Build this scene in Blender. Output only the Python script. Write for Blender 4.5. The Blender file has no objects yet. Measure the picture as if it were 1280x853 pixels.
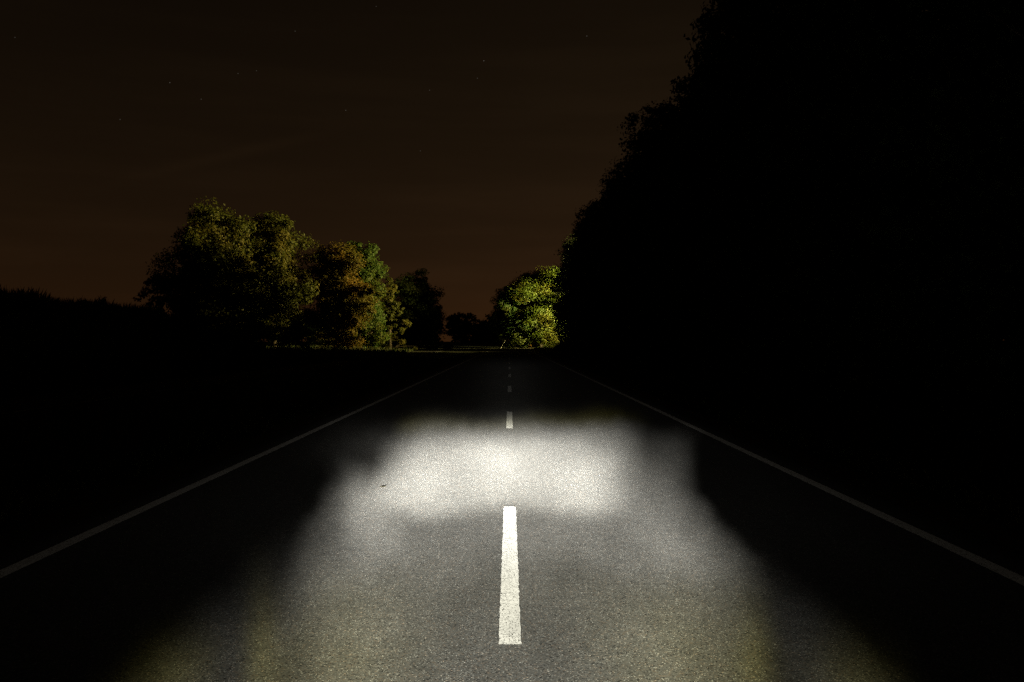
import bpy, math, random
import numpy as np
from mathutils import Vector

scene = bpy.context.scene
COL = scene.collection
R = math.radians

# ------------------------------------------------------------------ camera
EYE = 1.60
cam_data = bpy.data.cameras.new("camera")
cam_data.lens = 32.34
cam_data.sensor_width = 36.0
cam_data.clip_start = 0.05
cam_data.clip_end = 5000
cam = bpy.data.objects.new("camera", cam_data)
COL.objects.link(cam)
cam.location = (0.0, 0.0, EYE)
cam.rotation_euler = (R(90.02), 0, R(-0.15))
scene.camera = cam

# ------------------------------------------------------------------ exposure
scene.render.engine = 'CYCLES'
scene.view_settings.view_transform = 'Standard'
scene.view_settings.look = 'None'
scene.view_settings.exposure = 0.0
scene.view_settings.gamma = 1.0
scene.view_settings.use_curve_mapping = False
scene.cycles.use_denoising = False
scene.cycles.max_bounces = 4
scene.cycles.diffuse_bounces = 2
scene.cycles.transmission_bounces = 3
scene.cycles.sample_clamp_indirect = 0.05


# ------------------------------------------------------------------ node expressions
class X:
    """a float socket with operators, so that a formula reads as a formula"""
    tree = None

    def __init__(self, s):
        self.s = s

    @staticmethod
    def _op(op, *a):
        n = X.tree.nodes.new('ShaderNodeMath')
        n.operation = op
        for i, v in enumerate(a):
            if isinstance(v, X):
                X.tree.links.new(v.s, n.inputs[i])
            else:
                n.inputs[i].default_value = float(v)
        return X(n.outputs[0])

    def __add__(s, o): return X._op('ADD', s, o)
    __radd__ = __add__
    def __sub__(s, o): return X._op('SUBTRACT', s, o)
    def __rsub__(s, o): return X._op('SUBTRACT', o, s)
    def __mul__(s, o): return X._op('MULTIPLY', s, o)
    __rmul__ = __mul__
    def __truediv__(s, o): return X._op('DIVIDE', s, o)
    def __rtruediv__(s, o): return X._op('DIVIDE', o, s)


def mx(a, b): return X._op('MAXIMUM', a, b)
def mn(a, b): return X._op('MINIMUM', a, b)
def pw(a, b): return X._op('POWER', a, b)


def smooth(e0, e1, x, lo=0.0, hi=1.0):
    """smoothstep from lo at e0 to hi at e1 (e0, e1 may be formulas)"""
    n = X.tree.nodes.new('ShaderNodeMapRange')
    n.interpolation_type = 'SMOOTHSTEP'
    n.clamp = True
    for key, v in (('Value', x), ('From Min', e0), ('From Max', e1), ('To Min', lo), ('To Max', hi)):
        if isinstance(v, X):
            X.tree.links.new(v.s, n.inputs[key])
        else:
            n.inputs[key].default_value = float(v)
    return X(n.outputs[0])


def pull(h, v, ch, cv, wh, wv, rot=0.0):
    """soft round patch of light centred on (ch, cv)"""
    c, s = math.cos(R(rot)), math.sin(R(rot))
    a = ((h - ch) * c + (v - cv) * s) / wh
    b = ((v - cv) * c - (h - ch) * s) / wv
    return pw(2.71828, (a * a + b * b) * -1.0)


def band(x, a, b, wa, wb):
    """1 between a and b, soft on either side"""
    return smooth(a - wa, a + wa, x) * (1.0 - smooth(b - wb, b + wb, x))


# ------------------------------------------------------------------ night sky (town glow near the horizon, stars)
world = bpy.data.worlds.new("World")
scene.world = world
world.use_nodes = True
wt = world.node_tree
wt.nodes.clear()
X.tree = wt
w_out = wt.nodes.new('ShaderNodeOutputWorld')
w_geo = wt.nodes.new('ShaderNodeTexCoord')
w_sep = wt.nodes.new('ShaderNodeSeparateXYZ')
wt.links.new(w_geo.outputs['Generated'], w_sep.inputs[0])
dx, dy, dz = X(w_sep.outputs[0]), X(w_sep.outputs[1]), X(w_sep.outputs[2])
up = mx(dz, 0.0)
glow = pw(2.71828, up * -4.9)                      # thick air near the horizon holds the glow
side = smooth(-0.45, 0.25, dx, 0.68, 1.06)         # the town lies to the right
w_map = wt.nodes.new('ShaderNodeMapping')
w_map.inputs['Rotation'].default_value = (0, R(-14), 0)
w_map.inputs['Scale'].default_value = (1.6, 1.6, 15.0)
wt.links.new(w_geo.outputs['Generated'], w_map.inputs[0])
w_noise = wt.nodes.new('ShaderNodeTexNoise')
w_noise.inputs['Scale'].default_value = 2.2
w_noise.inputs['Detail'].default_value = 4
wt.links.new(w_map.outputs[0], w_noise.inputs['Vector'])
veil = smooth(0.35, 0.75, X(w_noise.outputs[0]), 0.92, 1.14)   # thin streaks of high cloud
# one thin trail of cloud slanting across the left of the sky
p1, p2 = Vector((-0.4235, 1, 0.175)), Vector((-0.197, 1, 0.229))
nn = p1.cross(p2).normalized()
trail = dx * nn.x + dy * nn.y + dz * nn.z + (X(w_noise.outputs[0]) - 0.5) * 0.012
trail = pw(2.71828, trail * trail * (-1.0 / 0.0055 ** 2)) * band(dx, -0.36, -0.21, 0.08, 0.06)
level = (glow * 0.0295 * veil * (1.0 + trail * 0.23) + 0.0015) * side
ramp = wt.nodes.new('ShaderNodeMix')
ramp.data_type = 'RGBA'
wt.links.new(glow.s, ramp.inputs[0])
ramp.inputs[6].default_value = (1.0, 0.645, 0.32, 1)
ramp.inputs[7].default_value = (1.0, 0.385, 0.118, 1)
bg = wt.nodes.new('ShaderNodeBackground')
wt.links.new(ramp.outputs[2], bg.inputs['Color'])
wt.links.new(level.s, bg.inputs['Strength'])
# the sun is well below the horizon: what the atmosphere itself still gives is next to nothing
sky = wt.nodes.new('ShaderNodeTexSky')
sky.sky_type = 'NISHITA'
sky.sun_disc = False
sky.sun_elevation = R(-4)
sky.sun_rotation = R(200)
bg2 = wt.nodes.new('ShaderNodeBackground')
wt.links.new(sky.outputs[0], bg2.inputs['Color'])
bg2.inputs['Strength'].default_value = 0.0006
# a handful of the brightest stars
STARS = [(-0.369, .281, 1.0), (-0.335, .263, .7), (-0.295, .291, .6), (-0.275, .294, .5), (-0.423, .241, .7), (-0.178, .251, .8),
         (-0.028, .305, 1.3), (-0.035, .286, .6), (-0.087, .273, .6), (-0.097, .207, .5), (-0.233, .337, .6), (-0.537, .330, .5),
         (0.084, .332, .9), (-0.145, .364, .5)]
stars = None
for (sx, sz, b) in STARS:
    n = wt.nodes.new('ShaderNodeVectorMath')
    n.operation = 'DISTANCE'
    wt.links.new(w_geo.outputs['Generated'], n.inputs[0])
    l = math.sqrt(sx * sx + 1 + sz * sz)
    n.inputs[1].default_value = (sx / l, 1 / l, sz / l)
    s = smooth(0.00062, 0.0002, X(n.outputs['Value'])) * (0.07 * b)
    stars = s if stars is None else stars + s
bg3 = wt.nodes.new('ShaderNodeBackground')
bg3.inputs['Color'].default_value = (1, .93, .8, 1)
wt.links.new(stars.s, bg3.inputs['Strength'])
a1 = wt.nodes.new('ShaderNodeAddShader')
a2 = wt.nodes.new('ShaderNodeAddShader')
wt.links.new(bg.outputs[0], a1.inputs[0]); wt.links.new(bg2.outputs[0], a1.inputs[1])
wt.links.new(a1.outputs[0], a2.inputs[0]); wt.links.new(bg3.outputs[0], a2.inputs[1])
wt.links.new(a2.outputs[0], w_out.inputs['Surface'])

# ------------------------------------------------------------------ the two headlamps of the car below the camera
HEADLAMP_POWER = 455.0
LAMP_Z = 0.66


def headlamp(name, lx, left):
    """A headlamp with the beam of a matrix low-beam unit: its intensity depends only on the direction the light leaves the lamp in.
    h and v are where that direction meets the road, in degrees sideways and down as a driver reads a beam chart."""
    ld = bpy.data.lights.new(name, 'SPOT')
    ld.energy = HEADLAMP_POWER
    ld.spot_size = R(150)
    ld.spot_blend = 0.15
    ld.shadow_soft_size = 0.025
    o = bpy.data.objects.new(name, ld)
    COL.objects.link(o)
    o.location = (lx, 0.25, LAMP_Z)
    o.rotation_euler = (R(80), 0, 0)
    ld.use_nodes = True
    t = ld.node_tree
    t.nodes.clear()
    X.tree = t
    out = t.nodes.new('ShaderNodeOutputLight')
    geo = t.nodes.new('ShaderNodeNewGeometry')
    sep = t.nodes.new('ShaderNodeSeparateXYZ')
    t.links.new(geo.outputs['Incoming'], sep.inputs[0])
    ix, iy, iz = (X(sep.outputs[i]) for i in range(3))
    a = ix / iy
    b = mx((iz / iy) * -1.0, 0.006)
    d = LAMP_Z / b
    wob = t.nodes.new('ShaderNodeTexNoise')
    wob.inputs['Scale'].default_value = 0.28
    wob.inputs['Detail'].default_value = 3
    v0 = (57.3 * EYE) / (d + 0.25)
    h0 = 57.3 * (lx + a * d) / (d + 0.25)
    cmb = t.nodes.new('ShaderNodeCombineXYZ')
    t.links.new(h0.s, cmb.inputs[0]); t.links.new(v0.s, cmb.inputs[1])
    cmb.inputs[2].default_value = 3.1 if left else 8.7
    t.links.new(cmb.outputs[0], wob.inputs['Vector'])
    wsep = t.nodes.new('ShaderNodeSeparateColor')
    t.links.new(wob.outputs['Color'], wsep.inputs[0])
    h = h0 + (X(wsep.outputs[0]) - 0.5) * 1.9
    v = v0 + (X(wsep.outputs[1]) - 0.5) * 1.5
    mott = smooth(0.3, 0.7, X(wsep.outputs[2]), 0.88, 1.12)
    if left:
        lower = 9.95 + pull(h, v, -4.9, 9, 2.4, 9) * 0.75
        hot = smooth(-8.7, -5.3, h - (7.0 - v) * 0.3) * smooth(3.4, -1.0, h) * smooth(4.75, 7.9, v) * (1.0 - smooth(lower - 0.6, lower + 1.0, v)) * 0.46
        hot = hot + pull(h, v, -4.7, 8.6, 2.0, 1.35) * 0.36 + pull(h, v, -0.8, 7.9, 1.9, 1.55) * 0.46 + pull(h, v, -2.6, 6.6, 4.5, 1.1) * 0.12
        horn = smooth(-11.1, -8.9, h) * smooth(-5.2, -8.0, h) * smooth(6.4, 9.6, v - pull(h, v, -8.3, 7, 1.3, 6) * 0.6) * smooth(14.5, 10.0, v) * 0.15
        edge = -10.4 - mx(v - 8.3, 0.0) * 0.435
        wide = smooth(edge - 1.5, edge + 2.2 + mx(v - 10.0, 0.0) * 0.5, h) * (1.0 - smooth(-2.0, 4.0, h)) * smooth(6.8, 11.0, v)
        low = wide * smooth(12.0 - h * 0.12, 15.5 - h * 0.12, v, 0.215, 0.155) + pull(h, v, -8.3, 11.7, 2.0, 1.7) * 0.12 + pull(h, v, -11.0, 15.5, 1.8, 3.0, 15) * 0.03 + pull(h, v, -2.0, 11.6, 4.0, 1.4) * 0.03
        outer = -11.6 - mx(v - 9.5, 0.0) * 1.0
        pen = smooth(outer - 2.0, outer + 6.0, h) * (1.0 - smooth(edge, edge + 2.5, h)) * smooth(9.0, 19.0, v) * 0.032
        yel = pull(h, v, -15.2, 19.5, 1.0, 3.0) * 0.05 + pull(h, v, -21.0, 21.5, 2.8, 2.0, -38) * 0.035
        yel = yel + wide * smooth(12.5, 20.0, v) * smooth(-2.0, -12.0, h) * 0.075
        yel = yel + band(h, -7.0, 1.5, 0.8, 1.5) * pull(h, v, -3, 5.3, 40, 0.5) * 0.016
        spill = pull(h, v, 0, 3.4, 2.2, 2.4) * 0.0011 + smooth(-52, -20, h, 0.00027, 0.00037) * smooth(0.4, 6.0, v)
    else:
        lower = 10.15 + pull(h, v, 5.0, 9, 2.4, 9) * 0.4
        hot = smooth(-1.0, 3.4, h) * smooth(8.7, 4.4, h) * smooth(4.6, 7.8, v) * (1.0 - smooth(lower - 0.6, lower + 0.9, v)) * 0.48
        hot = hot + pull(h, v, 4.7, 8.7, 2.1, 1.35) * 0.30 + pull(h, v, 1.6, 6.9, 2.6, 1.3) * 0.16 + pull(h, v, 2.1, 8.5, 1.9, 1.35) * 0.15
        horn = smooth(5.5, 8.0, h) * smooth(12.3, 9.9, h) * smooth(5.0, 8.0, v) * smooth(10.5, 8.4, v) * 0.042
        edge = 10.5 + mx(v - 8.6, 0.0) * 0.5 - mx(v - 14.0, 0.0) * 0.1
        wide = (1.0 - smooth(edge - 2.2 - mx(v - 13.0, 0.0) * 0.75, edge + 1.5 + mn(mx(v - 9.0, 0.0) * 0.35, 1.6), h)) * smooth(-2.0, 4.0, h) * smooth(6.8, 11.2, v)
        shelf = 13.5 + mx(h - 4.0, 0.0) * 0.17
        low = wide * (0.142 + 0.085 * (1.0 - smooth(shelf - 1.0, shelf + 1.2, v))) + pull(h, v, 9.4, 12.4, 3.2, 1.3, 38) * 0.10
        low = low + pull(h, v, 7.0, 19.5, 6.0, 3.0) * 0.02 + pull(h, v, 3.0, 11.6, 4.0, 1.4) * 0.06
        outer = 11.6 + mx(v - 9.5, 0.0) * 1.06
        pen = (1.0 - smooth(outer - 7.0, outer + 2.0, h)) * smooth(edge + 0.3, edge + 3.8, h) * smooth(8.5, 18.5, v) * 0.034
        yel = pull(h, v, 15.0, 20.2, 1.2, 2.8) * 0.045 + pull(h, v, 21.5, 21.6, 2.8, 2.0, 38) * 0.028
        yel = yel + wide * smooth(13.0, 20.0, v) * smooth(2.0, 12.0, h) * 0.075
        yel = yel + band(h, 1.0, 6.5, 1.2, 2.5) * pull(h, v, 3, 4.95, 40, 0.5) * 0.014
        spill = pull(h, v, 0, 3.4, 2.2, 2.4) * 0.0011 + smooth(40, 15, h, 0.00009, 0.00015) * smooth(0.4, 6.0, v)
    across = lx + a * d                       # stray light stays on the carriageway
    spill = spill * band(across, -3.75, 3.7, 0.25, 0.25)
    yel = yel + wide * smooth(10.5, 16.0, v) * 0.017
    skirt = pull(h, v, 0.0, 13.0, 15.0, 6.0) * 0.0017 * band(across, -3.6, 3.5, 0.35, 0.35)     # scatter in the lens round the beam
    white = skirt + (hot + horn + low * mott + pen) * 1.0 + spill
    # from wanted light on the road to intensity in this direction: undo distance and slant
    q = 1.0 + a * a + b * b
    fix = pw(q, 1.5) * (LAMP_Z * LAMP_Z) / (b * b * b) * smooth(0.006, 0.012, b)
    e1 = t.nodes.new('ShaderNodeEmission'); e1.inputs['Color'].default_value = (1.0, 0.99, 0.92, 1)
    e2 = t.nodes.new('ShaderNodeEmission'); e2.inputs['Color'].default_value = (1.0, 0.90, 0.18, 1)
    t.links.new((white * fix).s, e1.inputs['Strength'])
    t.links.new((yel * fix).s, e2.inputs['Strength'])
    ad = t.nodes.new('ShaderNodeAddShader')
    t.links.new(e1.outputs[0], ad.inputs[0]); t.links.new(e2.outputs[0], ad.inputs[1])
    t.links.new(ad.outputs[0], out.inputs['Surface'])
    return o


headlamp("headlamp", -0.66, True)
headlamp("headlamp", 0.66, False)


# ------------------------------------------------------------------ helpers
def tag(o, label=None, cat=None, group=None, kind=None):
    if label: o["label"] = label
    if cat: o["category"] = cat
    if group: o["group"] = group
    if kind: o["kind"] = kind
    return o


def empty(name, loc, rz=0.0):
    o = bpy.data.objects.new(name, None)
    o.empty_display_size = 0.3
    o.location = loc
    o.rotation_euler = (0, 0, rz)
    COL.objects.link(o)
    return o


def mesh_np(name, verts, quads, mat, parent=None, smooth_shade=False):
    """verts (n,3), quads (m,4) -> linked object; fast path for leaves and grass"""
    verts = np.asarray(verts, dtype=np.float32)
    quads = np.asarray(quads, dtype=np.int32)
    me = bpy.data.meshes.new(name)
    k = quads.shape[1]
    me.vertices.add(len(verts)); me.vertices.foreach_set("co", verts.ravel())
    me.loops.add(quads.size); me.loops.foreach_set("vertex_index", quads.ravel())
    me.polygons.add(len(quads))
    me.polygons.foreach_set("loop_start", np.arange(0, quads.size, k, dtype=np.int32))
    me.polygons.foreach_set("loop_total", np.full(len(quads), k, dtype=np.int32))
    if smooth_shade:
        me.polygons.foreach_set("use_smooth", np.ones(len(quads), dtype=bool))
    me.update(calc_edges=True)
    me.materials.append(mat)
    o = bpy.data.objects.new(name, me)
    COL.objects.link(o)
    if parent: o.parent = parent
    return o


def mesh_py(name, verts, faces, mat, parent=None, smooth_shade=False):
    me = bpy.data.meshes.new(name)
    me.from_pydata([tuple(v) for v in verts], [], faces)
    me.update()
    for p in me.polygons: p.use_smooth = smooth_shade
    me.materials.append(mat)
    o = bpy.data.objects.new(name, me)
    COL.objects.link(o)
    if parent: o.parent = parent
    return o


class Tubes:
    """tapered tubes collected into one mesh"""
    def __init__(s): s.v, s.f = [], []

    def add(s, pts, rads, n=8):
        pts = [np.array(p, float) for p in pts]
        base = len(s.v)
        for i, p in enumerate(pts):
            t = pts[min(i + 1, len(pts) - 1)] - pts[max(i - 1, 0)]
            t = t / (np.linalg.norm(t) + 1e-9)
            u = np.cross(t, (0.3, 1, 0.1)); u /= np.linalg.norm(u) + 1e-9
            w = np.cross(t, u)
            for k in range(n):
                an = 2 * math.pi * k / n
                s.v.append(p + (u * math.cos(an) + w * math.sin(an)) * rads[i])
        for i in range(len(pts) - 1):
            for k in range(n):
                a = base + i * n + k; b = base + i * n + (k + 1) % n
                s.f.append((a, b, b + n, a + n))
        s.f.append(tuple(base + (len(pts) - 1) * n + k for k in range(n)))


def material(name):
    m = bpy.data.materials.new(name)
    m.use_nodes = True
    m.node_tree.nodes.clear()
    X.tree = m.node_tree
    return m, m.node_tree


def nd(t, typ, **kw):
    n = t.nodes.new(typ)
    for k, v in kw.items():
        if k.startswith('_'):
            setattr(n, k[1:], v)
        else:
            n.inputs[k.replace('__', ' ')].default_value = v
    return n


def color_mix(t, fac, c1, c2, blend='MIX'):
    n = t.nodes.new('ShaderNodeMix'); n.data_type = 'RGBA'; n.blend_type = blend
    for sock, v in ((n.inputs[0], fac), (n.inputs[6], c1), (n.inputs[7], c2)):
        if isinstance(v, X): t.links.new(v.s, sock)
        elif isinstance(v, bpy.types.NodeSocket): t.links.new(v, sock)
        elif isinstance(v, (int, float)): sock.default_value = v
        else: sock.default_value = tuple(v) + ((1.0,) if len(v) == 3 else ())
    return n.outputs[2]


# ------------------------------------------------------------------ materials
def asphalt_material(name, base=0.072):
    m, t = material(name)
    out = nd(t, 'ShaderNodeOutputMaterial')
    bsdf = nd(t, 'ShaderNodeBsdfPrincipled', Roughness=0.9)
    bsdf.inputs['Specular IOR Level'].default_value = 0.15
    pos = t.nodes.new('ShaderNodeNewGeometry').outputs['Position']

    def vor(scale, feat='F1'):
        n = nd(t, 'ShaderNodeTexVoronoi', Scale=scale, Randomness=1.0)
        n.voronoi_dimensions = '2D'; n.feature = feat
        t.links.new(pos, n.inputs['Vector'])
        return n
    v1, v2 = vor(118.0), vor(220.0)
    s1 = nd(t, 'ShaderNodeSeparateColor'); t.links.new(v1.outputs['Color'], s1.inputs[0])
    s2 = nd(t, 'ShaderNodeSeparateColor'); t.links.new(v2.outputs['Color'], s2.inputs[0])
    r1, g1, b1 = (X(s1.outputs[i]) for i in range(3))
    r2, g2 = X(s2.outputs[0]), X(s2.outputs[1])
    grain = 0.62 + r1 * 0.3 + (g2 - 0.5) * 0.5                       # every chipping its own grey
    bright = smooth(0.90, 0.99, g1) * (1.0 - smooth(0.25, 0.6, X(v1.outputs['Distance']))) * 2.2   # pale quartz chips
    bright = bright + smooth(0.965, 0.99, r2) * 2.6
    pits = 1.0 - smooth(0.82, 0.93, b1) * 0.75                      # open pores
    big = nd(t, 'ShaderNodeTexNoise', Scale=0.55, Detail=5.0)
    mp = nd(t, 'ShaderNodeMapping'); mp.inputs['Scale'].default_value = (1.6, 0.35, 1)
    t.links.new(pos, mp.inputs[0]); t.links.new(mp.outputs[0], big.inputs['Vector'])
    mid = nd(t, 'ShaderNodeTexNoise', Scale=9.0, Detail=4.0)
    t.links.new(pos, mid.inputs['Vector'])
    wear = smooth(0.25, 0.75, X(big.outputs[0]), 0.86, 1.14) * smooth(0.25, 0.75, X(mid.outputs[0]), 0.88, 1.12)
    val = (grain * pits + bright) * wear * base
    hue = color_mix(t, b1, (1.0, 0.955, 0.85), (0.96, 0.98, 0.94))
    hue = color_mix(t, smooth(0.8, 1.0, r1), hue, (1.12, 0.90, 0.70))
    cmb = nd(t, 'ShaderNodeVectorMath', _operation='SCALE')
    t.links.new(hue, cmb.inputs[0]); t.links.new(val.s, cmb.inputs['Scale'])
    t.links.new(cmb.outputs[0], bsdf.inputs['Base Color'])
    bump = nd(t, 'ShaderNodeBump', Strength=0.03, Distance=0.002)
    hh = X(v1.outputs['Distance']) * -1.0 + r1 * 0.5
    t.links.new(hh.s, bump.inputs['Height'])
    t.links.new(bump.outputs[0], bsdf.inputs['Normal'])
    t.links.new(bsdf.outputs[0], out.inputs[0])
    return m


def paint_material(name, tone=0.72, worn=0.5):
    """thermoplastic road paint: off-white, chipped down to the dark stone in small pits"""
    m, t = material(name)
    out = nd(t, 'ShaderNodeOutputMaterial')
    bsdf = nd(t, 'ShaderNodeBsdfPrincipled', Roughness=0.75)
    bsdf.inputs['Specular IOR Level'].default_value = 0.2
    pos = t.nodes.new('ShaderNodeNewGeometry').outputs['Position']
    v = nd(t, 'ShaderNodeTexVoronoi', Scale=120.0); v.voronoi_dimensions = '2D'
    t.links.new(pos, v.inputs['Vector'])
    v2 = nd(t, 'ShaderNodeTexVoronoi', Scale=58.0); v2.voronoi_dimensions = '2D'
    t.links.new(pos, v2.inputs['Vector'])
    sp = nd(t, 'ShaderNodeSeparateColor'); t.links.new(v.outputs['Color'], sp.inputs[0])
    sp2 = nd(t, 'ShaderNodeSeparateColor'); t.links.new(v2.outputs['Color'], sp2.inputs[0])
    n = nd(t, 'ShaderNodeTexNoise', Scale=5.0, Detail=4.0); t.links.new(pos, n.inputs['Vector'])
    thr = smooth(0.3, 0.7, X(n.outputs[0]), 0.84, 0.64)
    pit = smooth(thr, thr + 0.05, X(sp.outputs[0])) * (1.0 - smooth(0.3, 0.55, X(v.outputs['Distance'])))
    pit2 = smooth(0.86, 0.9, X(sp2.outputs[0])) * (1.0 - smooth(0.18, 0.34, X(v2.outputs['Distance'])))
    p = mn((pit + pit2) * (0.5 + worn), 1.0)
    film = smooth(0.2, 0.8, X(n.outputs[0]), 0.9, 1.06) * (0.86 + X(sp.outputs[1]) * 0.28)
    c = color_mix(t, p, (tone, tone * 0.985, tone * 0.92), (0.035, 0.033, 0.028))
    sc = nd(t, 'ShaderNodeVectorMath', _operation='SCALE')
    t.links.new(c, sc.inputs[0]); t.links.new(film.s, sc.inputs['Scale'])
    t.links.new(sc.outputs[0], bsdf.inputs['Base Color'])
    t.links.new(bsdf.outputs[0], out.inputs[0])
    return m


def leaf_material(name, c1, c2, c3, patch=0.35, trans=0.35):
    """leaves: c1 and c2 mix leaf by leaf, c3 in whole boughs that have turned"""
    m, t = material(name)
    out = nd(t, 'ShaderNodeOutputMaterial')
    geo = t.nodes.new('ShaderNodeNewGeometry')
    tc = t.nodes.new('ShaderNodeTexCoord')
    n = nd(t, 'ShaderNodeTexNoise', Scale=patch, Detail=2.0)
    t.links.new(tc.outputs['Object'], n.inputs['Vector'])
    rnd = X(geo.outputs['Random Per Island'])
    c = color_mix(t, rnd, c1, c2)
    c = color_mix(t, smooth(0.47, 0.62, X(n.outputs[0]) + (rnd - 0.5) * 0.12), c, c3)
    dif = nd(t, 'ShaderNodeBsdfPrincipled', Roughness=0.55)
    dif.inputs['Specular IOR Level'].default_value = 0.12
    t.links.new(c, dif.inputs['Base Color'])
    tr = nd(t, 'ShaderNodeBsdfTranslucent'); t.links.new(c, tr.inputs['Color'])
    mixs = nd(t, 'ShaderNodeMixShader'); mixs.inputs[0].default_value = trans
    t.links.new(dif.outputs[0], mixs.inputs[1]); t.links.new(tr.outputs[0], mixs.inputs[2])
    t.links.new(mixs.outputs[0], out.inputs[0])
    return m


def plain_material(name, c, rough=0.8, noise=8.0, amount=0.35, metal=0.0, bump=0.0, spec=0.2):
    m, t = material(name)
    out = nd(t, 'ShaderNodeOutputMaterial')
    b = nd(t, 'ShaderNodeBsdfPrincipled', Roughness=rough, Metallic=metal)
    b.inputs['Specular IOR Level'].default_value = spec
    tc = t.nodes.new('ShaderNodeTexCoord')
    n = nd(t, 'ShaderNodeTexNoise', Scale=noise, Detail=6.0)
    t.links.new(tc.outputs['Object'], n.inputs['Vector'])
    dark = tuple(x * (1 - amount) for x in c); light = tuple(min(1, x * (1 + amount)) for x in c)
    t.links.new(color_mix(t, smooth(0.25, 0.75, X(n.outputs[0])), dark, light), b.inputs['Base Color'])
    if bump:
        bp = nd(t, 'ShaderNodeBump', Strength=bump, Distance=0.03)
        t.links.new(n.outputs[0], bp.inputs['Height']); t.links.new(bp.outputs[0], b.inputs['Normal'])
    t.links.new(b.outputs[0], out.inputs[0])
    return m


M = {}
M['asphalt'] = asphalt_material('asphalt')
M['old_asphalt'] = asphalt_material('old_asphalt', 0.06)
M['paint'] = paint_material('road_paint', 0.47)
M['old_paint'] = paint_material('worn_road_paint', 0.78, 0.6)
M['soil'] = plain_material('soil_and_turf', (0.040, 0.042, 0.018), 0.95, 0.9, 0.5, bump=0.4)
M['stubble'] = plain_material('dry_stubble', (0.17, 0.135, 0.06), 0.95, 3.0, 0.35, bump=0.3)
M['gravel'] = plain_material('verge_gravel', (0.09, 0.078, 0.055), 0.95, 30.0, 0.5, bump=0.3)
M['grass'] = leaf_material('grass_blades', (0.035, 0.06, 0.015), (0.06, 0.075, 0.02), (0.09, 0.08, 0.03), 0.4, 0.3)
M['bark'] = plain_material('bark', (0.07, 0.055, 0.038), 0.9, 5.0, 0.45, bump=0.6)
M['pale_bark'] = plain_material('pale_bark', (0.30, 0.27, 0.20), 0.85, 4.0, 0.4, bump=0.3)
M['leaf_black'] = leaf_material('roadside_leaves', (0.022, 0.038, 0.012), (0.034, 0.05, 0.016), (0.03, 0.036, 0.014))
M['leaf_olive'] = leaf_material('olive_leaves', (0.062, 0.075, 0.012), (0.082, 0.082, 0.015), (0.105, 0.088, 0.015), 0.22)
M['leaf_amber'] = leaf_material('amber_leaves', (0.115, 0.088, 0.013), (0.085, 0.080, 0.014), (0.145, 0.086, 0.012), 0.25)
M['leaf_green'] = leaf_material('green_leaves', (0.045, 0.085, 0.016), (0.065, 0.10, 0.018), (0.085, 0.095, 0.016), 0.25)
M['leaf_lime'] = leaf_material('lime_leaves', (0.090, 0.115, 0.012), (0.075, 0.105, 0.014), (0.125, 0.115, 0.014), 0.25, 0.42)
M['leaf_dark'] = leaf_material('dark_leaves', (0.030, 0.050, 0.013), (0.045, 0.062, 0.015), (0.055, 0.060, 0.014), 0.3)
M['leaf_plum'] = leaf_material('plum_leaves', (0.060, 0.022, 0.022), (0.045, 0.024, 0.020), (0.07, 0.03, 0.02), 0.3)
M['leaf_rust'] = leaf_material('rust_leaves', (0.30, 0.13, 0.02), (0.24, 0.14, 0.025), (0.34, 0.17, 0.04), 0.6)
M['brown_leaf'] = plain_material('withered_leaf', (0.010, 0.009, 0.006), 0.95, 60.0, 0.4, spec=0.0)
M['post_white'] = plain_material('post_white', (0.75, 0.75, 0.72), 0.5, 12.0, 0.08)
M['post_black'] = plain_material('post_black', (0.02, 0.02, 0.02), 0.5, 12.0, 0.2)
M['reflector'] = plain_material('reflector_glass', (0.80, 0.78, 0.70), 0.15, 40.0, 0.1)
M['steel'] = plain_material('galvanised_steel', (0.32, 0.33, 0.34), 0.45, 6.0, 0.15, metal=0.8)


# ------------------------------------------------------------------ ground, road, path, crossing road
def sstep(a, b, x):
    t = np.clip((x - a) / (b - a), 0, 1)
    return t * t * (3 - 2 * t)


def bank(y): return 1.0 - sstep(42, 72, y)


def ground_z(x, y):
    x = np.asarray(x, float); y = np.asarray(y, float)
    z = sstep(-13.9, -17.2, x) * 2.95 * bank(y)
    z = z + (sstep(-14, -30, x) * (sstep(60, 90, y)) * (1 - sstep(150, 185, y))) * 0.5
    z = z - sstep(4.4, 5.6, x) * (1 - sstep(6.5, 8.0, x)) * 0.25 * (1 - sstep(120, 150, y))     # ditch
    z = z - sstep(-4.6, -6.0, x) * (1 - sstep(-8.0, -9.6, x)) * 0.30 * (1 - sstep(120, 150, y))
    und = 0.10 * np.sin(x * 0.21 + 1.3) * np.cos(y * 0.13) + 0.05 * np.sin(x * 0.7 + y * 0.45)
    off = np.maximum(sstep(4.4, 9.0, x), sstep(-14.5, -17.5, x)) * (1 - sstep(165, 176, y) * (1 - sstep(206, 225, y)))
    z = z + und * off
    z = z + sstep(215, 330, y) * 0.55
    return z - 0.012


xs = np.concatenate([[-2600, -1200, -600, -300, -150, -90, -60], np.arange(-45, -18, 3.0), np.arange(-18, -13, 0.35),
                     np.arange(-13, 13, 0.5), np.arange(13, 40, 3.0), [45, 60, 90, 150, 300, 600, 1200, 2600]])
ys = np.concatenate([[-600, -200, -60], np.arange(-20, 80, 1.5), np.arange(80, 240, 4.0), np.arange(240, 400, 12.0),
                     [420, 500, 700, 1000, 1600, 2600, 3600]])
gx, gy = np.meshgrid(xs, ys)
gz = ground_z(gx, gy)
nx, ny = len(xs), len(ys)
verts = np.stack([gx.ravel(), gy.ravel(), gz.ravel()], 1)
ii = (np.arange(ny - 1)[:, None] * nx + np.arange(nx - 1)[None, :]).ravel()
quads = np.stack([ii, ii + 1, ii + 1 + nx, ii + nx], 1)
tag(mesh_np('ground', verts, quads, M['soil'], smooth_shade=True), kind='structure')


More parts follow.
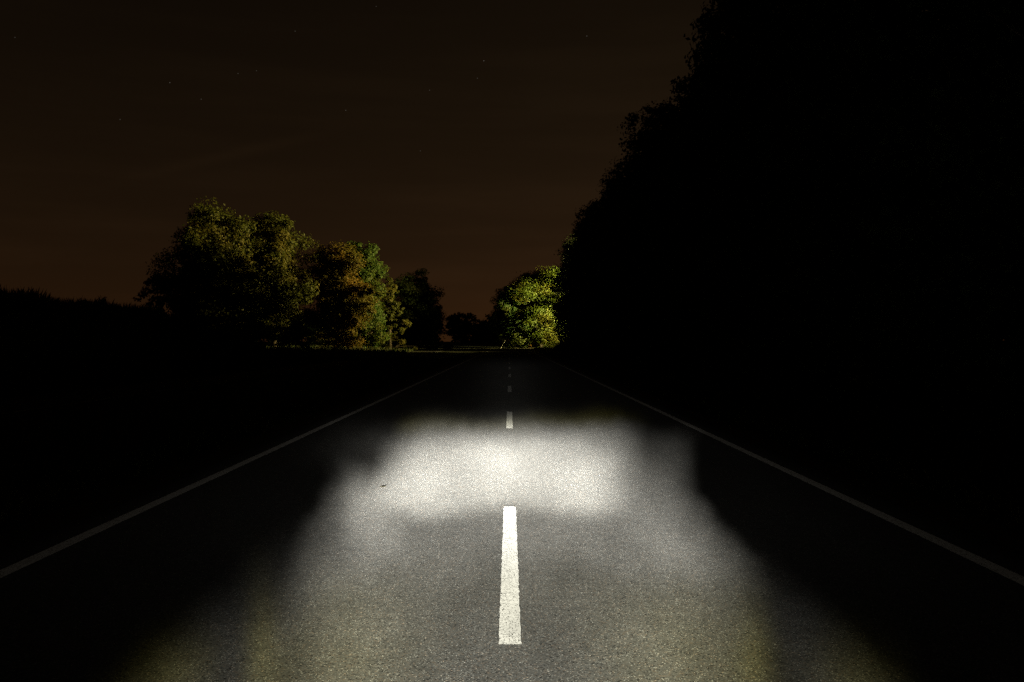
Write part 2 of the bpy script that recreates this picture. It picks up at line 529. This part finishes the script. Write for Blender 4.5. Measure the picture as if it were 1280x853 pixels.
def strip(name, x0, x1, y0, y1, z, mat, step=4.0, wob=0.0, seed=0):
    rr = np.random.default_rng(seed)
    n = max(2, int((y1 - y0) / step) + 1)
    yy = np.linspace(y0, y1, n)
    v = []
    for y in yy:
        v.append((x0 + rr.normal() * wob, y, z)); v.append((x1 + rr.normal() * wob, y, z))
    q = [(2 * i, 2 * i + 1, 2 * i + 3, 2 * i + 2) for i in range(n - 1)]
    return tag(mesh_py(name, v, q, mat), kind='structure')


strip('gravel_edge', -4.45, 4.40, -30, 189, 0.0, M['gravel'], 0.5, 0.06, 5)
strip('road', -3.92, 3.84, -30, 189, 0.006, M['asphalt'], 0.35, 0.018, 2)
strip('crossing_road', -150, 120, 189, 200, 0.010, M['old_asphalt'])
strip('crossing_road_shoulder', -150, 120, 188, 201.2, 0.003, M['gravel'])
strip('cycle_path', -13.55, -11.05, -30, 170, 0.0, M['old_asphalt'], 0.5, 0.02, 8)
strip('stubble_field', -70, 90, 206, 245, 0.012, M['stubble'])

# painted lines: thin real sheets above the asphalt
def line(name, xc, w, y0, y1, mat, z=0.010, step=0.25, seed=1):
    rr = np.random.default_rng(seed)
    n = max(2, int((y1 - y0) / step) + 1)
    v = []
    for i, y in enumerate(np.linspace(y0, y1, n)):
        v.append((xc - w / 2 + rr.normal() * 0.0016, y, z)); v.append((xc + w / 2 + rr.normal() * 0.0016, y, z))
    q = [(2 * i, 2 * i + 1, 2 * i + 3, 2 * i + 2) for i in range(n - 1)]
    return mesh_py(name, v, q, mat)


tag(line('road_edge_line', -3.48, 0.125, -20, 164, M['old_paint'], seed=3), kind='structure')
tag(line('road_edge_line', 3.41, 0.125, -20, 164, M['old_paint'], seed=4), kind='structure')
tag(line('cycle_path_edge_line', -11.22, 0.10, -20, 165, M['old_paint'], z=0.004, seed=5), kind='structure')
dash0 = 4.83
for k in range(-1, 12):
    o = line('centre_line_dash', 0.0 if k else 0.002, 0.118, dash0 + 12.0 * k, dash0 + 12.0 * k + 4.02, M['paint'], step=0.06, seed=20 + k)
    tag(o, kind='structure')


# ------------------------------------------------------------------ leaves
def leaf_cards(rng, centres, size, out=None, loose=0.75, jitter=0.3):
    """one small bent-diamond leaf spray per centre -> verts, quads; sprays tend to face away from their bough"""
    n = len(centres)
    nrm = rng.normal(size=(n, 3))
    if out is not None:
        nrm = nrm * loose * 0.6 + out
    nrm /= np.linalg.norm(nrm, axis=1)[:, None] + 1e-9
    a = np.cross(nrm, rng.normal(size=(n, 3))); a /= np.linalg.norm(a, axis=1)[:, None] + 1e-9
    b = np.cross(nrm, a)
    s = size * rng.uniform(1 - jitter, 1 + jitter, n)[:, None]
    v = np.empty((n, 4, 3))
    v[:, 0] = centres - a * s * 0.5
    v[:, 1] = centres + b * s * 0.30 + nrm * s * 0.10 - a * s * 0.05
    v[:, 2] = centres + a * s * 0.5
    v[:, 3] = centres - b * s * 0.30 + nrm * s * 0.10 - a * s * 0.05
    return v.reshape(-1, 3), np.arange(n * 4).reshape(n, 4)


def crown_points(rng, n, lobes, clumps_per=16, clump_r=0.32, hollow=0.45):
    """lobes: (x, y, z, rx, ry, rz). Twig clumps sit near each lobe's skin, leaves sit round the clumps: gaps stay open between them.
    Returns the leaf places and the way each faces."""
    vols = np.array([l[3] * l[4] + l[4] * l[5] + l[3] * l[5] for l in lobes]); vols = vols / vols.sum()
    pts, outs = [], []
    for l, w in zip(lobes, vols):
        k = max(5, int(clumps_per * (1 + 0.3 * rng.random())))
        d = rng.normal(size=(k, 3)); d /= np.linalg.norm(d, axis=1)[:, None]
        rad = hollow + (1.04 - hollow) * rng.random(k) ** 0.6
        c = np.array(l[:3]) + d * rad[:, None] * np.array(l[3:])
        m = int(n * w)
        which = rng.integers(0, k, m)
        cr = clump_r * min(l[3:]) * rng.uniform(0.5, 1.35, k)
        g = rng.normal(size=(m, 3)); g /= np.linalg.norm(g, axis=1)[:, None]
        o = g * 0.75 + d[which] * 0.6 + np.array([0, 0, 0.25])
        o /= np.linalg.norm(o, axis=1)[:, None]
        g *= (rng.random(m) ** 0.45)[:, None] * np.array([1.15, 1.15, 0.75])
        # a few long shoots break the outline
        sh = rng.random(m) < 0.03
        g[sh] *= 1.4
        pts.append(c[which] + g * cr[which][:, None]); outs.append(o)
    return np.concatenate(pts), np.concatenate(outs)


def make_lobes(rng, h, r, base, kind='round', n=11):
    L = []
    if kind == 'cone':
        for i in range(n):
            f = (i + 0.5) / n
            z = base + (h - base) * f
            rr = r * (1.0 - f) ** 0.8 + 0.35
            an = i * 2.4
            L.append((math.cos(an) * rr * 0.35, math.sin(an) * rr * 0.35, z, rr * 0.75, rr * 0.75, (h - base) / n * 0.9))
        return L
    for i in range(n):
        f = (i + 0.5) / n
        z = base + (h - base) * (0.08 + 0.86 * f)
        prof = {'round': math.sin(math.pi * min(1, 0.16 + 0.80 * f)) ** 0.6,
                'tall': math.sin(math.pi * min(1, 0.22 + 0.74 * f)) ** 0.5,
                'wall': 1.0 - 0.62 * max(0, f - 0.38) ** 1.2 / 0.62 ** 1.2}[kind]
        lr = r * rng.uniform(0.42, 0.62) * (0.75 + 0.25 * prof)
        an = i * 2.39996 + rng.uniform(-0.5, 0.5)
        off = max(0.0, r * prof - lr) * rng.uniform(0.75, 1.08)
        L.append((math.cos(an) * off, math.sin(an) * off, min(z, h - lr * 0.8), lr, lr, lr * rng.uniform(0.75, 1.0)))
    L.append((rng.uniform(-.12, .12) * r, rng.uniform(-.12, .12) * r, h - r * 0.38, r * 0.36, r * 0.36, r * 0.38))
    L.append((0, 0, base + (h - base) * 0.5, r * 0.5, r * 0.5, (h - base) * 0.38))
    return L


def trunk_mesh(rng, h, r, base, lobes, lean=(0, 0)):
    T = Tubes()
    hs = np.linspace(0, 1, 7)
    top = base + (h - base) * 0.62
    pts = [(lean[0] * f + rng.normal() * 0.06 * f, lean[1] * f + rng.normal() * 0.06 * f, top * f) for f in hs]
    r0 = max(0.09, h * 0.021)
    rad = [r0 * (1.35 if i == 0 else 1.0) * (1 - 0.72 * f) for i, f in enumerate(hs)]
    T.add(pts, rad, 9)
    for l in lobes:
        z0 = max(base * 0.7, l[2] * 0.62); z0 = min(z0, top * 0.95)
        f = z0 / top
        s = np.array([lean[0] * f, lean[1] * f, z0]); e = np.array(l[:3]); m = (s + e) / 2 + np.array([0, 0, -0.25])
        rr = r0 * (1 - 0.72 * f) * 0.5
        T.add([s, m, e], [rr, rr * 0.7, rr * 0.25], 6)
        for _ in range(2):
            e2 = e + rng.normal(size=3) * np.array(l[3:]) * 0.5
            T.add([m, (m + e2) / 2 + (0, 0, 0.1), e2], [rr * 0.5, rr * 0.35, rr * 0.12], 5)
    return T


def tree(name, loc, seed, h, r, base, kind, leaves, leaf, mat, bark, label, cat='tree', group=None, lobes=None, nl=11, lean=(0, 0), clumps=15,
         rz=0.0, clump_r=0.42):
    rng = np.random.default_rng(seed)
    root = empty(name, loc, rz)
    tag(root, label, cat, group)
    L = lobes or make_lobes(rng, h, r, base, kind, nl)
    T = trunk_mesh(rng, h, r, base, L, lean)
    mesh_py('trunk', T.v, T.f, bark, root, True)
    cp, co = crown_points(rng, leaves, L, clumps, clump_r)
    v, q = leaf_cards(rng, cp, leaf, co)
    v[:, 2] = np.maximum(v[:, 2], 0.05)
    mesh_np('crown', v, q, mat, root)
    return root


def at(px, d, z=None):
    """ground point d metres ahead, px degrees to the side"""
    x = math.tan(R(px)) * d
    return (x, d, float(ground_z(x, d)) if z is None else z)


def P(dx, d):
    x = dx / 1000.0 * d
    return (x, d, float(ground_z(x, d)))


# ------------------------------------------------------------------ left-hand trees, from near to far (dx in thousandths of the distance)
LEFT = "trees along the field on the left"
tree('deciduous_tree', P(-314, 125), 11, 18.9, 8.8, 1.4, 'round', 66000, 0.36, M['leaf_olive'], M['bark'],
     'tallest tree of the left group, olive crown with one lit bough rising to the top', group=LEFT, nl=14)
tree('deciduous_tree', P(-256, 130), 23, 18.7, 7.2, 1.2, 'round', 50000, 0.36, M['leaf_olive'], M['bark'],
     'second tall tree right behind the tallest one, dark round top with dim olive edge', group=LEFT, nl=12)
tree('deciduous_tree', P(-334, 121), 31, 11.8, 4.6, 0.4, 'round', 26000, 0.36, M['leaf_dark'], M['bark'],
     'unlit lower tree at the left foot of the tallest left tree', group=LEFT, nl=9)
tree('shrub', P(-383, 119), 37, 10.0, 3.4, 0.6, 'tall', 2600, 0.42, M['leaf_plum'], M['bark'],
     'thin purplish bush at the outer left end of the tree group', 'shrub', group=LEFT, nl=7, clumps=9)
tree('deciduous_tree', P(-188, 138), 41, 15.4, 6.2, 0.8, 'round', 40000, 0.35, M['leaf_amber'], M['bark'],
     'tree with amber autumn leaves in the middle of the left group', group=LEFT, nl=11)
tree('deciduous_tree', P(-163, 147), 53, 17.2, 5.6, 0.8, 'tall', 36000, 0.35, M['leaf_green'], M['bark'],
     'green tree right behind the amber one, its right edge lit', group=LEFT, nl=11)
tree('conical_tree', P(-130, 156), 61, 12.3, 4.6, 0.3, 'cone', 20000, 0.33, M['leaf_olive'], M['bark'],
     'narrow pointed tree between the green tree and the dark round tree', group=LEFT, nl=10, clumps=12)
tree('deciduous_tree', P(-101, 172), 71, 13.9, 7.2, 1.3, 'round', 40000, 0.36, M['leaf_dark'], M['pale_bark'],
     'dark round tree with pale trunk at the right end of the left group', group=LEFT, nl=13, lean=(0.6, -1.0))

# bushes at the feet of the left trees
BUSH = "bushes at the feet of the left trees"
for i, (dx, d, h, r, mat, lab) in enumerate([
        (-284, 100, 3.6, 2.6, 'leaf_green', 'rounded green bush dimly lit in the dark below the tallest left trees'),
        (-349, 92, 1.5, 3.2, 'leaf_olive', 'low spreading bush, faint olive, beyond the left end of the roadside bank'),
        (-232, 118, 5.0, 2.3, 'leaf_olive', 'upright olive bush below the second tall tree'),
        (-150, 158, 2.2, 1.9, 'leaf_lime', 'low bush below the green tree, left of the pointed tree'),
        (-137, 164, 1.8, 1.8, 'leaf_green', 'low bush at the foot of the pointed tree'),
        (-119, 166, 1.9, 1.9, 'leaf_lime', 'yellow green low bush left of the pale trunk'),
        (-106, 169, 1.2, 1.6, 'leaf_olive', 'knee high bush touching the pale trunk'),
        (-82, 176, 2.4, 1.7, 'leaf_green', 'bush right of the pale trunk below the dark round tree'),
        (-68, 181, 1.3, 1.5, 'leaf_lime', 'last small bush at the right end of the left row, by the crossing road')]):
    L = [(math.cos(a) * r * 0.45, math.sin(a) * r * 0.45, h * (0.42 + 0.1 * (k % 3)), r * 0.55, r * 0.55, h * 0.45) for k, a in enumerate((0.3, 1.7, 3.0, 4.4, 5.6))]
    tree('bush', P(dx, d), 200 + i, h, r, 0.15, 'round', int(500 * r * max(1, h * 0.5)), 0.32, M[mat], M['bark'], lab, 'bush', BUSH, lobes=L, clumps=9)

# ------------------------------------------------------------------ trees beyond the crossing road
FAR = "trees beyond the crossing road"
tree('deciduous_tree', P(34, 213), 81, 18.7, 10.2, 1.4, 'round', 60000, 0.42, M['leaf_lime'], M['bark'],
     'bright yellow green tree lit by lamp light beyond the crossing road', group=FAR, nl=15)
tree('deciduous_tree', P(1, 209), 97, 13.4, 6.0, 0.8, 'round', 30000, 0.40, M['leaf_green'], M['pale_bark'],
     'lower darker tree against the left side of the bright yellow green tree', group=FAR, nl=11)
tree('sapling', P(-10, 206), 93, 3.4, 1.0, 1.6, 'round', 260, 0.3, M['leaf_lime'], M['pale_bark'],
     'thin leaning sapling with pale stem in front of the lower darker tree', 'sapling', nl=4, lean=(1.6, 0), clumps=5)
tree('bush', P(22.3, 207), 95, 1.45, 0.42, 0.1, 'round', 420, 0.2, M['leaf_rust'], M['bark'],
     'small rust orange bush by the crossing road', 'bush',
     lobes=[(0, 0, 0.45, .34, .34, .3), (-.12, 0, 0.95, .26, .26, .28), (.1, 0, 1.2, .2, .2, .2)], clumps=7)

# the wood at the end of the view: one mass
rng = np.random.default_rng(7)
pts = []
for i in range(46):
    x = -120 + i * 5.4 + rng.uniform(-2, 2); y = 345 + rng.uniform(-8, 22)
    h = 11.5 + rng.uniform(-2.2, 2.2); r = rng.uniform(3.6, 5.2)
    L = [(x, y, h * 0.62, r, r, h * 0.38), (x + rng.uniform(-2, 2), y - 1, h * 0.35, r, r, h * 0.33), (x + rng.uniform(-1, 1), y, h * 0.82, r * .6, r * .6, h * 0.2)]
    pts.append(crown_points(rng, 2200, L, 16, 0.55, 0.2)[0])
pts = np.concatenate(pts)
v, q = leaf_cards(rng, pts, 1.0)
v[:, 2] = np.maximum(v[:, 2], 0.55)
tag(mesh_np('distant_woods', v, q, M['leaf_dark']), 'dim brownish wood across the end of the road', 'woods', kind='stuff')

# ------------------------------------------------------------------ black row of trees along the right side
ROW = "unlit trees in the row along the right side of the road"
protos = []
for k in range(4):
    rng = np.random.default_rng(300 + k)
    h = 16.6 + 0.5 * k; r = 4.5
    L = make_lobes(rng, h, r, 2.6, 'wall', 17)
    T = trunk_mesh(rng, h, r, 2.6, L)
    cp, co = crown_points(rng, 26000, L, 22, 0.36)
    v, q = leaf_cards(rng, cp, 0.26, co)
    protos.append((T, v, q))
meshes = {}
rng = np.random.default_rng(55)
y = 5.0
i = 0
while y < 136.5:
    k = i % 4
    x = 11.0 + rng.uniform(-0.45, 0.45) + 1.0 * float(sstep(60, 15, y)) - 1.0 * float(sstep(95, 128, y))
    root = empty('roadside_tree', (x, y, float(ground_z(x, y))), rng.uniform(0, 6.28))
    tag(root, 'tall black unlit tree in the unbroken roadside row right of the road', 'tree', ROW)
    s = rng.uniform(0.93, 1.06)
    root.scale = (s, s, s * rng.uniform(0.97, 1.04))
    if k not in meshes:
        a = mesh_py('trunk', protos[k][0].v, protos[k][0].f, M['bark'], root, True)
        b = mesh_np('crown', protos[k][1], protos[k][2], M['leaf_black'], root)
        meshes[k] = (a, b)
    else:
        for src in meshes[k]:
            c = src.copy(); COL.objects.link(c); c.parent = root
    y += 5.9 + rng.uniform(-0.8, 0.8)
    i += 1

# undergrowth below that row and the dark wood behind it
n = 110000
yy = rng.uniform(1.0, 137, n)
xx = 7.0 + rng.random(n) ** 0.8 * 6.5 + 0.5 * np.sin(yy * 0.9) - 1.0 * sstep(95, 128, yy) + 0.4 * np.sin(yy * 2.3)
top = np.clip((xx - 5.9) * 1.7, 0.4, 3.7) * (0.75 + 0.35 * np.sin(yy * 0.53 + xx) * np.sin(yy * 1.31))
zz = np.maximum(ground_z(xx, yy), -0.2) + rng.random(n) ** 0.7 * np.maximum(top, 0.3)
v, q = leaf_cards(rng, np.stack([xx, yy, zz], 1), 0.17)
tag(mesh_np('undergrowth', v, q, M['leaf_black']), 'black undergrowth below the roadside tree row', 'undergrowth', kind='stuff')
n = 60000
yy = rng.uniform(1.0, 126, n); xx = 15.5 + rng.random(n) * 12
zz = rng.random(n) * (15.0 + 2.0 * np.sin(yy * 0.4) + np.sin(xx * 0.9))
v, q = leaf_cards(rng, np.stack([xx, yy, zz], 1), 0.75)
tag(mesh_np('dark_woods', v, q, M['leaf_black']), 'black wood behind the roadside tree row', 'woods', kind='stuff')


# ------------------------------------------------------------------ grass
def blades(rng, x, y, h, w=0.012, lean=0.35):
    n = len(x)
    z = ground_z(x, y) - 0.02
    an = rng.uniform(0, 6.283, n); dirx, diry = np.cos(an), np.sin(an)
    la = rng.uniform(0, 6.283, n); ll = np.abs(rng.normal(size=n)) * lean * h
    v = np.empty((n, 4, 3))
    ww = w * rng.uniform(0.6, 1.4, n)
    for j, (f, wf, lf) in enumerate(((0, 1, 0), (0, -1, 0), (1, -0.15, 1), (0.6, 0.8, 0.35))):
        v[:, j, 0] = x + dirx * ww * wf + np.cos(la) * ll * lf
        v[:, j, 1] = y + diry * ww * wf + np.sin(la) * ll * lf
        v[:, j, 2] = z + h * f
    return v.reshape(-1, 3), np.arange(n * 4).reshape(n, 4)


rng = np.random.default_rng(77)
n = 70000
yy = 3.0 + rng.random(n) ** 1.7 * 90
sidel = rng.random(n) < 0.55
xx = np.where(sidel, -4.25 - rng.random(n) ** 1.2 * 6.6, 4.2 + rng.random(n) ** 1.3 * 4.5)
v, q = blades(rng, xx, yy, rng.uniform(0.10, 0.32, n), 0.008)
tag(mesh_np('grass', v, q, M['grass']), 'dark short grass on the verges beside the road', 'grass', kind='stuff')
n = 60000
yy = 8 + rng.random(n) * 75
xx = -14.0 - rng.random(n) ** 1.3 * 9
clump = 0.75 + 0.25 * np.sin(yy * 1.7 + xx * 2.1) * np.sin(yy * 0.6)
v, q = blades(rng, xx, yy, rng.uniform(0.3, 0.75, n) * clump, 0.016, 0.3)
tag(mesh_np('tall_grass', v, q, M['grass']), 'tall dark grass on the bank left of the cycle path', 'grass', kind='stuff')
n = 24000
yy = 75 + rng.random(n) * 105
xx = np.where(rng.random(n) < 0.75, -0.075 * yy * rng.uniform(1.0, 4.6, n) - 4.5, 4.5 + rng.random(n) * 5)
v, q = blades(rng, xx, yy, rng.uniform(0.2, 0.6, n), 0.03, 0.3)
tag(mesh_np('meadow_grass', v, q, M['grass']), 'rough meadow grass in front of the left trees', 'grass', kind='stuff')


# ------------------------------------------------------------------ marker posts with reflectors, as on country roads
def prism(outline, z0, z1, slope=0.0):
    """vertical prism over an outline; the top may slope along y"""
    n = len(outline)
    v = [(x, y, z0) for x, y in outline] + [(x, y, z1 + slope * y) for x, y in outline]
    f = [tuple(range(n))[::-1], tuple(range(n, 2 * n))] + [(i, (i + 1) % n, n + (i + 1) % n, n + i) for i in range(n)]
    return v, f


def marker_post(loc, label):
    root = empty('marker_post', loc)
    tag(root, label, 'marker post', 'marker posts beside the road')
    o1 = [(-.06, -.05), (.06, -.05), (.075, 0), (.06, .05), (0, .075), (-.06, .05), (-.075, 0)]
    mesh_py('post', *prism(o1, 0, 0.66), M['post_white'], root)
    o2 = [(x * 1.02, y * 1.02) for x, y in o1]
    mesh_py('black_band', *prism(o2, 0.66, 0.88, -0.25), M['post_black'], root)
    mesh_py('post_cap', *prism(o1, 0.885, 1.0, 0.5), M['post_white'], root)
    o3 = [(-.025, -.066), (.025, -.066), (.025, -.048), (-.025, -.048)]
    mesh_py('reflector', *prism(o3, 0.69, 0.85), M['reflector'], root)
    return root


marker_post(P(43.6, 152), 'white marker post with black band at the foot of the last roadside tree')
marker_post(P(35.5, 176), 'farther white marker post beside the crossing road')

# ------------------------------------------------------------------ withered leaf lying on the asphalt
rng = np.random.default_rng(3)
N, Mr = 9, 4
lv = []
for i in range(N):
    f = i / (N - 1)
    wdt = 0.018 * math.sin(math.pi * (0.04 + 0.92 * f)) ** 0.8
    for j in range(Mr + 1):
        g = j / Mr * 2 - 1
        lv.append(((f - 0.5) * 0.085, g * wdt, 0.004 + abs(g) ** 1.5 * 0.014 + 0.012 * (f - 0.4) ** 2 * 4 + rng.normal() * 0.001))
lf = [(i * (Mr + 1) + j, i * (Mr + 1) + j + 1, (i + 1) * (Mr + 1) + j + 1, (i + 1) * (Mr + 1) + j) for i in range(N - 1) for j in range(Mr)]
leaf = empty('fallen_leaf', (-1.38, 10.05, 0.007), R(12))
leaf.scale = (0.65, 0.7, 0.4)
tag(leaf, 'curled withered leaf lying on the lit asphalt left of the centre line', 'leaf')
mesh_py('blade', lv, lf, M['brown_leaf'], leaf, True)
T = Tubes(); T.add([(-0.042, 0, 0.008), (-0.056, 0.003, 0.010), (-0.07, 0.008, 0.006)], [0.0014, 0.0012, 0.001], 5)
mesh_py('stalk', T.v, T.f, M['brown_leaf'], leaf)


# ------------------------------------------------------------------ the lamp that lights the junction, behind the wood
def street_lamp(loc, power, hgt, label, col, aim, cone, rz=0.0):
    root = empty('street_lamp', loc, rz)
    tag(root, label, 'street lamp')
    T = Tubes(); T.add([(0, 0, 0), (0, 0, 0.6), (0, 0, hgt * 0.6), (0, 0, hgt)], [0.16, 0.13, 0.10, 0.075], 12)
    T.add([(0, 0, hgt - 0.05), (-0.5, 0, hgt + 0.18), (-1.3, 0, hgt + 0.25)], [0.06, 0.05, 0.045], 8)
    mesh_py('mast', T.v, T.f, M['steel'], root, True)
    o = [(-1.95, -.12), (-1.75, -.19), (-1.25, -.13), (-1.25, .13), (-1.75, .19), (-1.95, .12)]
    mesh_py('lamp_head', *prism(o, hgt + 0.20, hgt + 0.33), M['steel'], root)
    m, t = material('lamp_glow')
    e = nd(t, 'ShaderNodeEmission', Strength=40.0); e.inputs['Color'].default_value = (1, 0.83, 0.42, 1)
    t.links.new(e.outputs[0], nd(t, 'ShaderNodeOutputMaterial').inputs[0])
    o2 = [(-1.88, -.09), (-1.72, -.14), (-1.36, -.10), (-1.36, .10), (-1.72, .14), (-1.88, .09)]
    mesh_py('lens', *prism(o2, hgt + 0.165, hgt + 0.195), m, root)
    ld = bpy.data.lights.new('lamp_light', 'SPOT')
    ld.energy = power; ld.color = col; ld.shadow_soft_size = 0.2
    ld.spot_size = R(cone); ld.spot_blend = 0.45
    lo = bpy.data.objects.new('lamp_light', ld); COL.objects.link(lo)
    head = np.array((loc[0] - 1.6, loc[1], loc[2] + hgt + 0.05))
    lo.parent = root; lo.location = (-1.6, 0, hgt + 0.05)
    dv = Vector(tuple(np.array(aim) - head))
    lo.rotation_euler = dv.to_track_quat('-Z', 'Y').to_euler()


street_lamp((70, 140, float(ground_z(70, 140))), 1200000.0, 19.5, 'very tall lamp mast with glowing head behind the black wood', (1.0, 0.80, 0.28),
            aim=(-30, 143, 27), cone=41)
street_lamp((27, 203, float(ground_z(27, 203))), 200000.0, 12.5, 'street lamp at the crossing road, right of the bright yellow green tree', (1.0, 0.90, 0.34),
            aim=(5, 212, 14), cone=84)
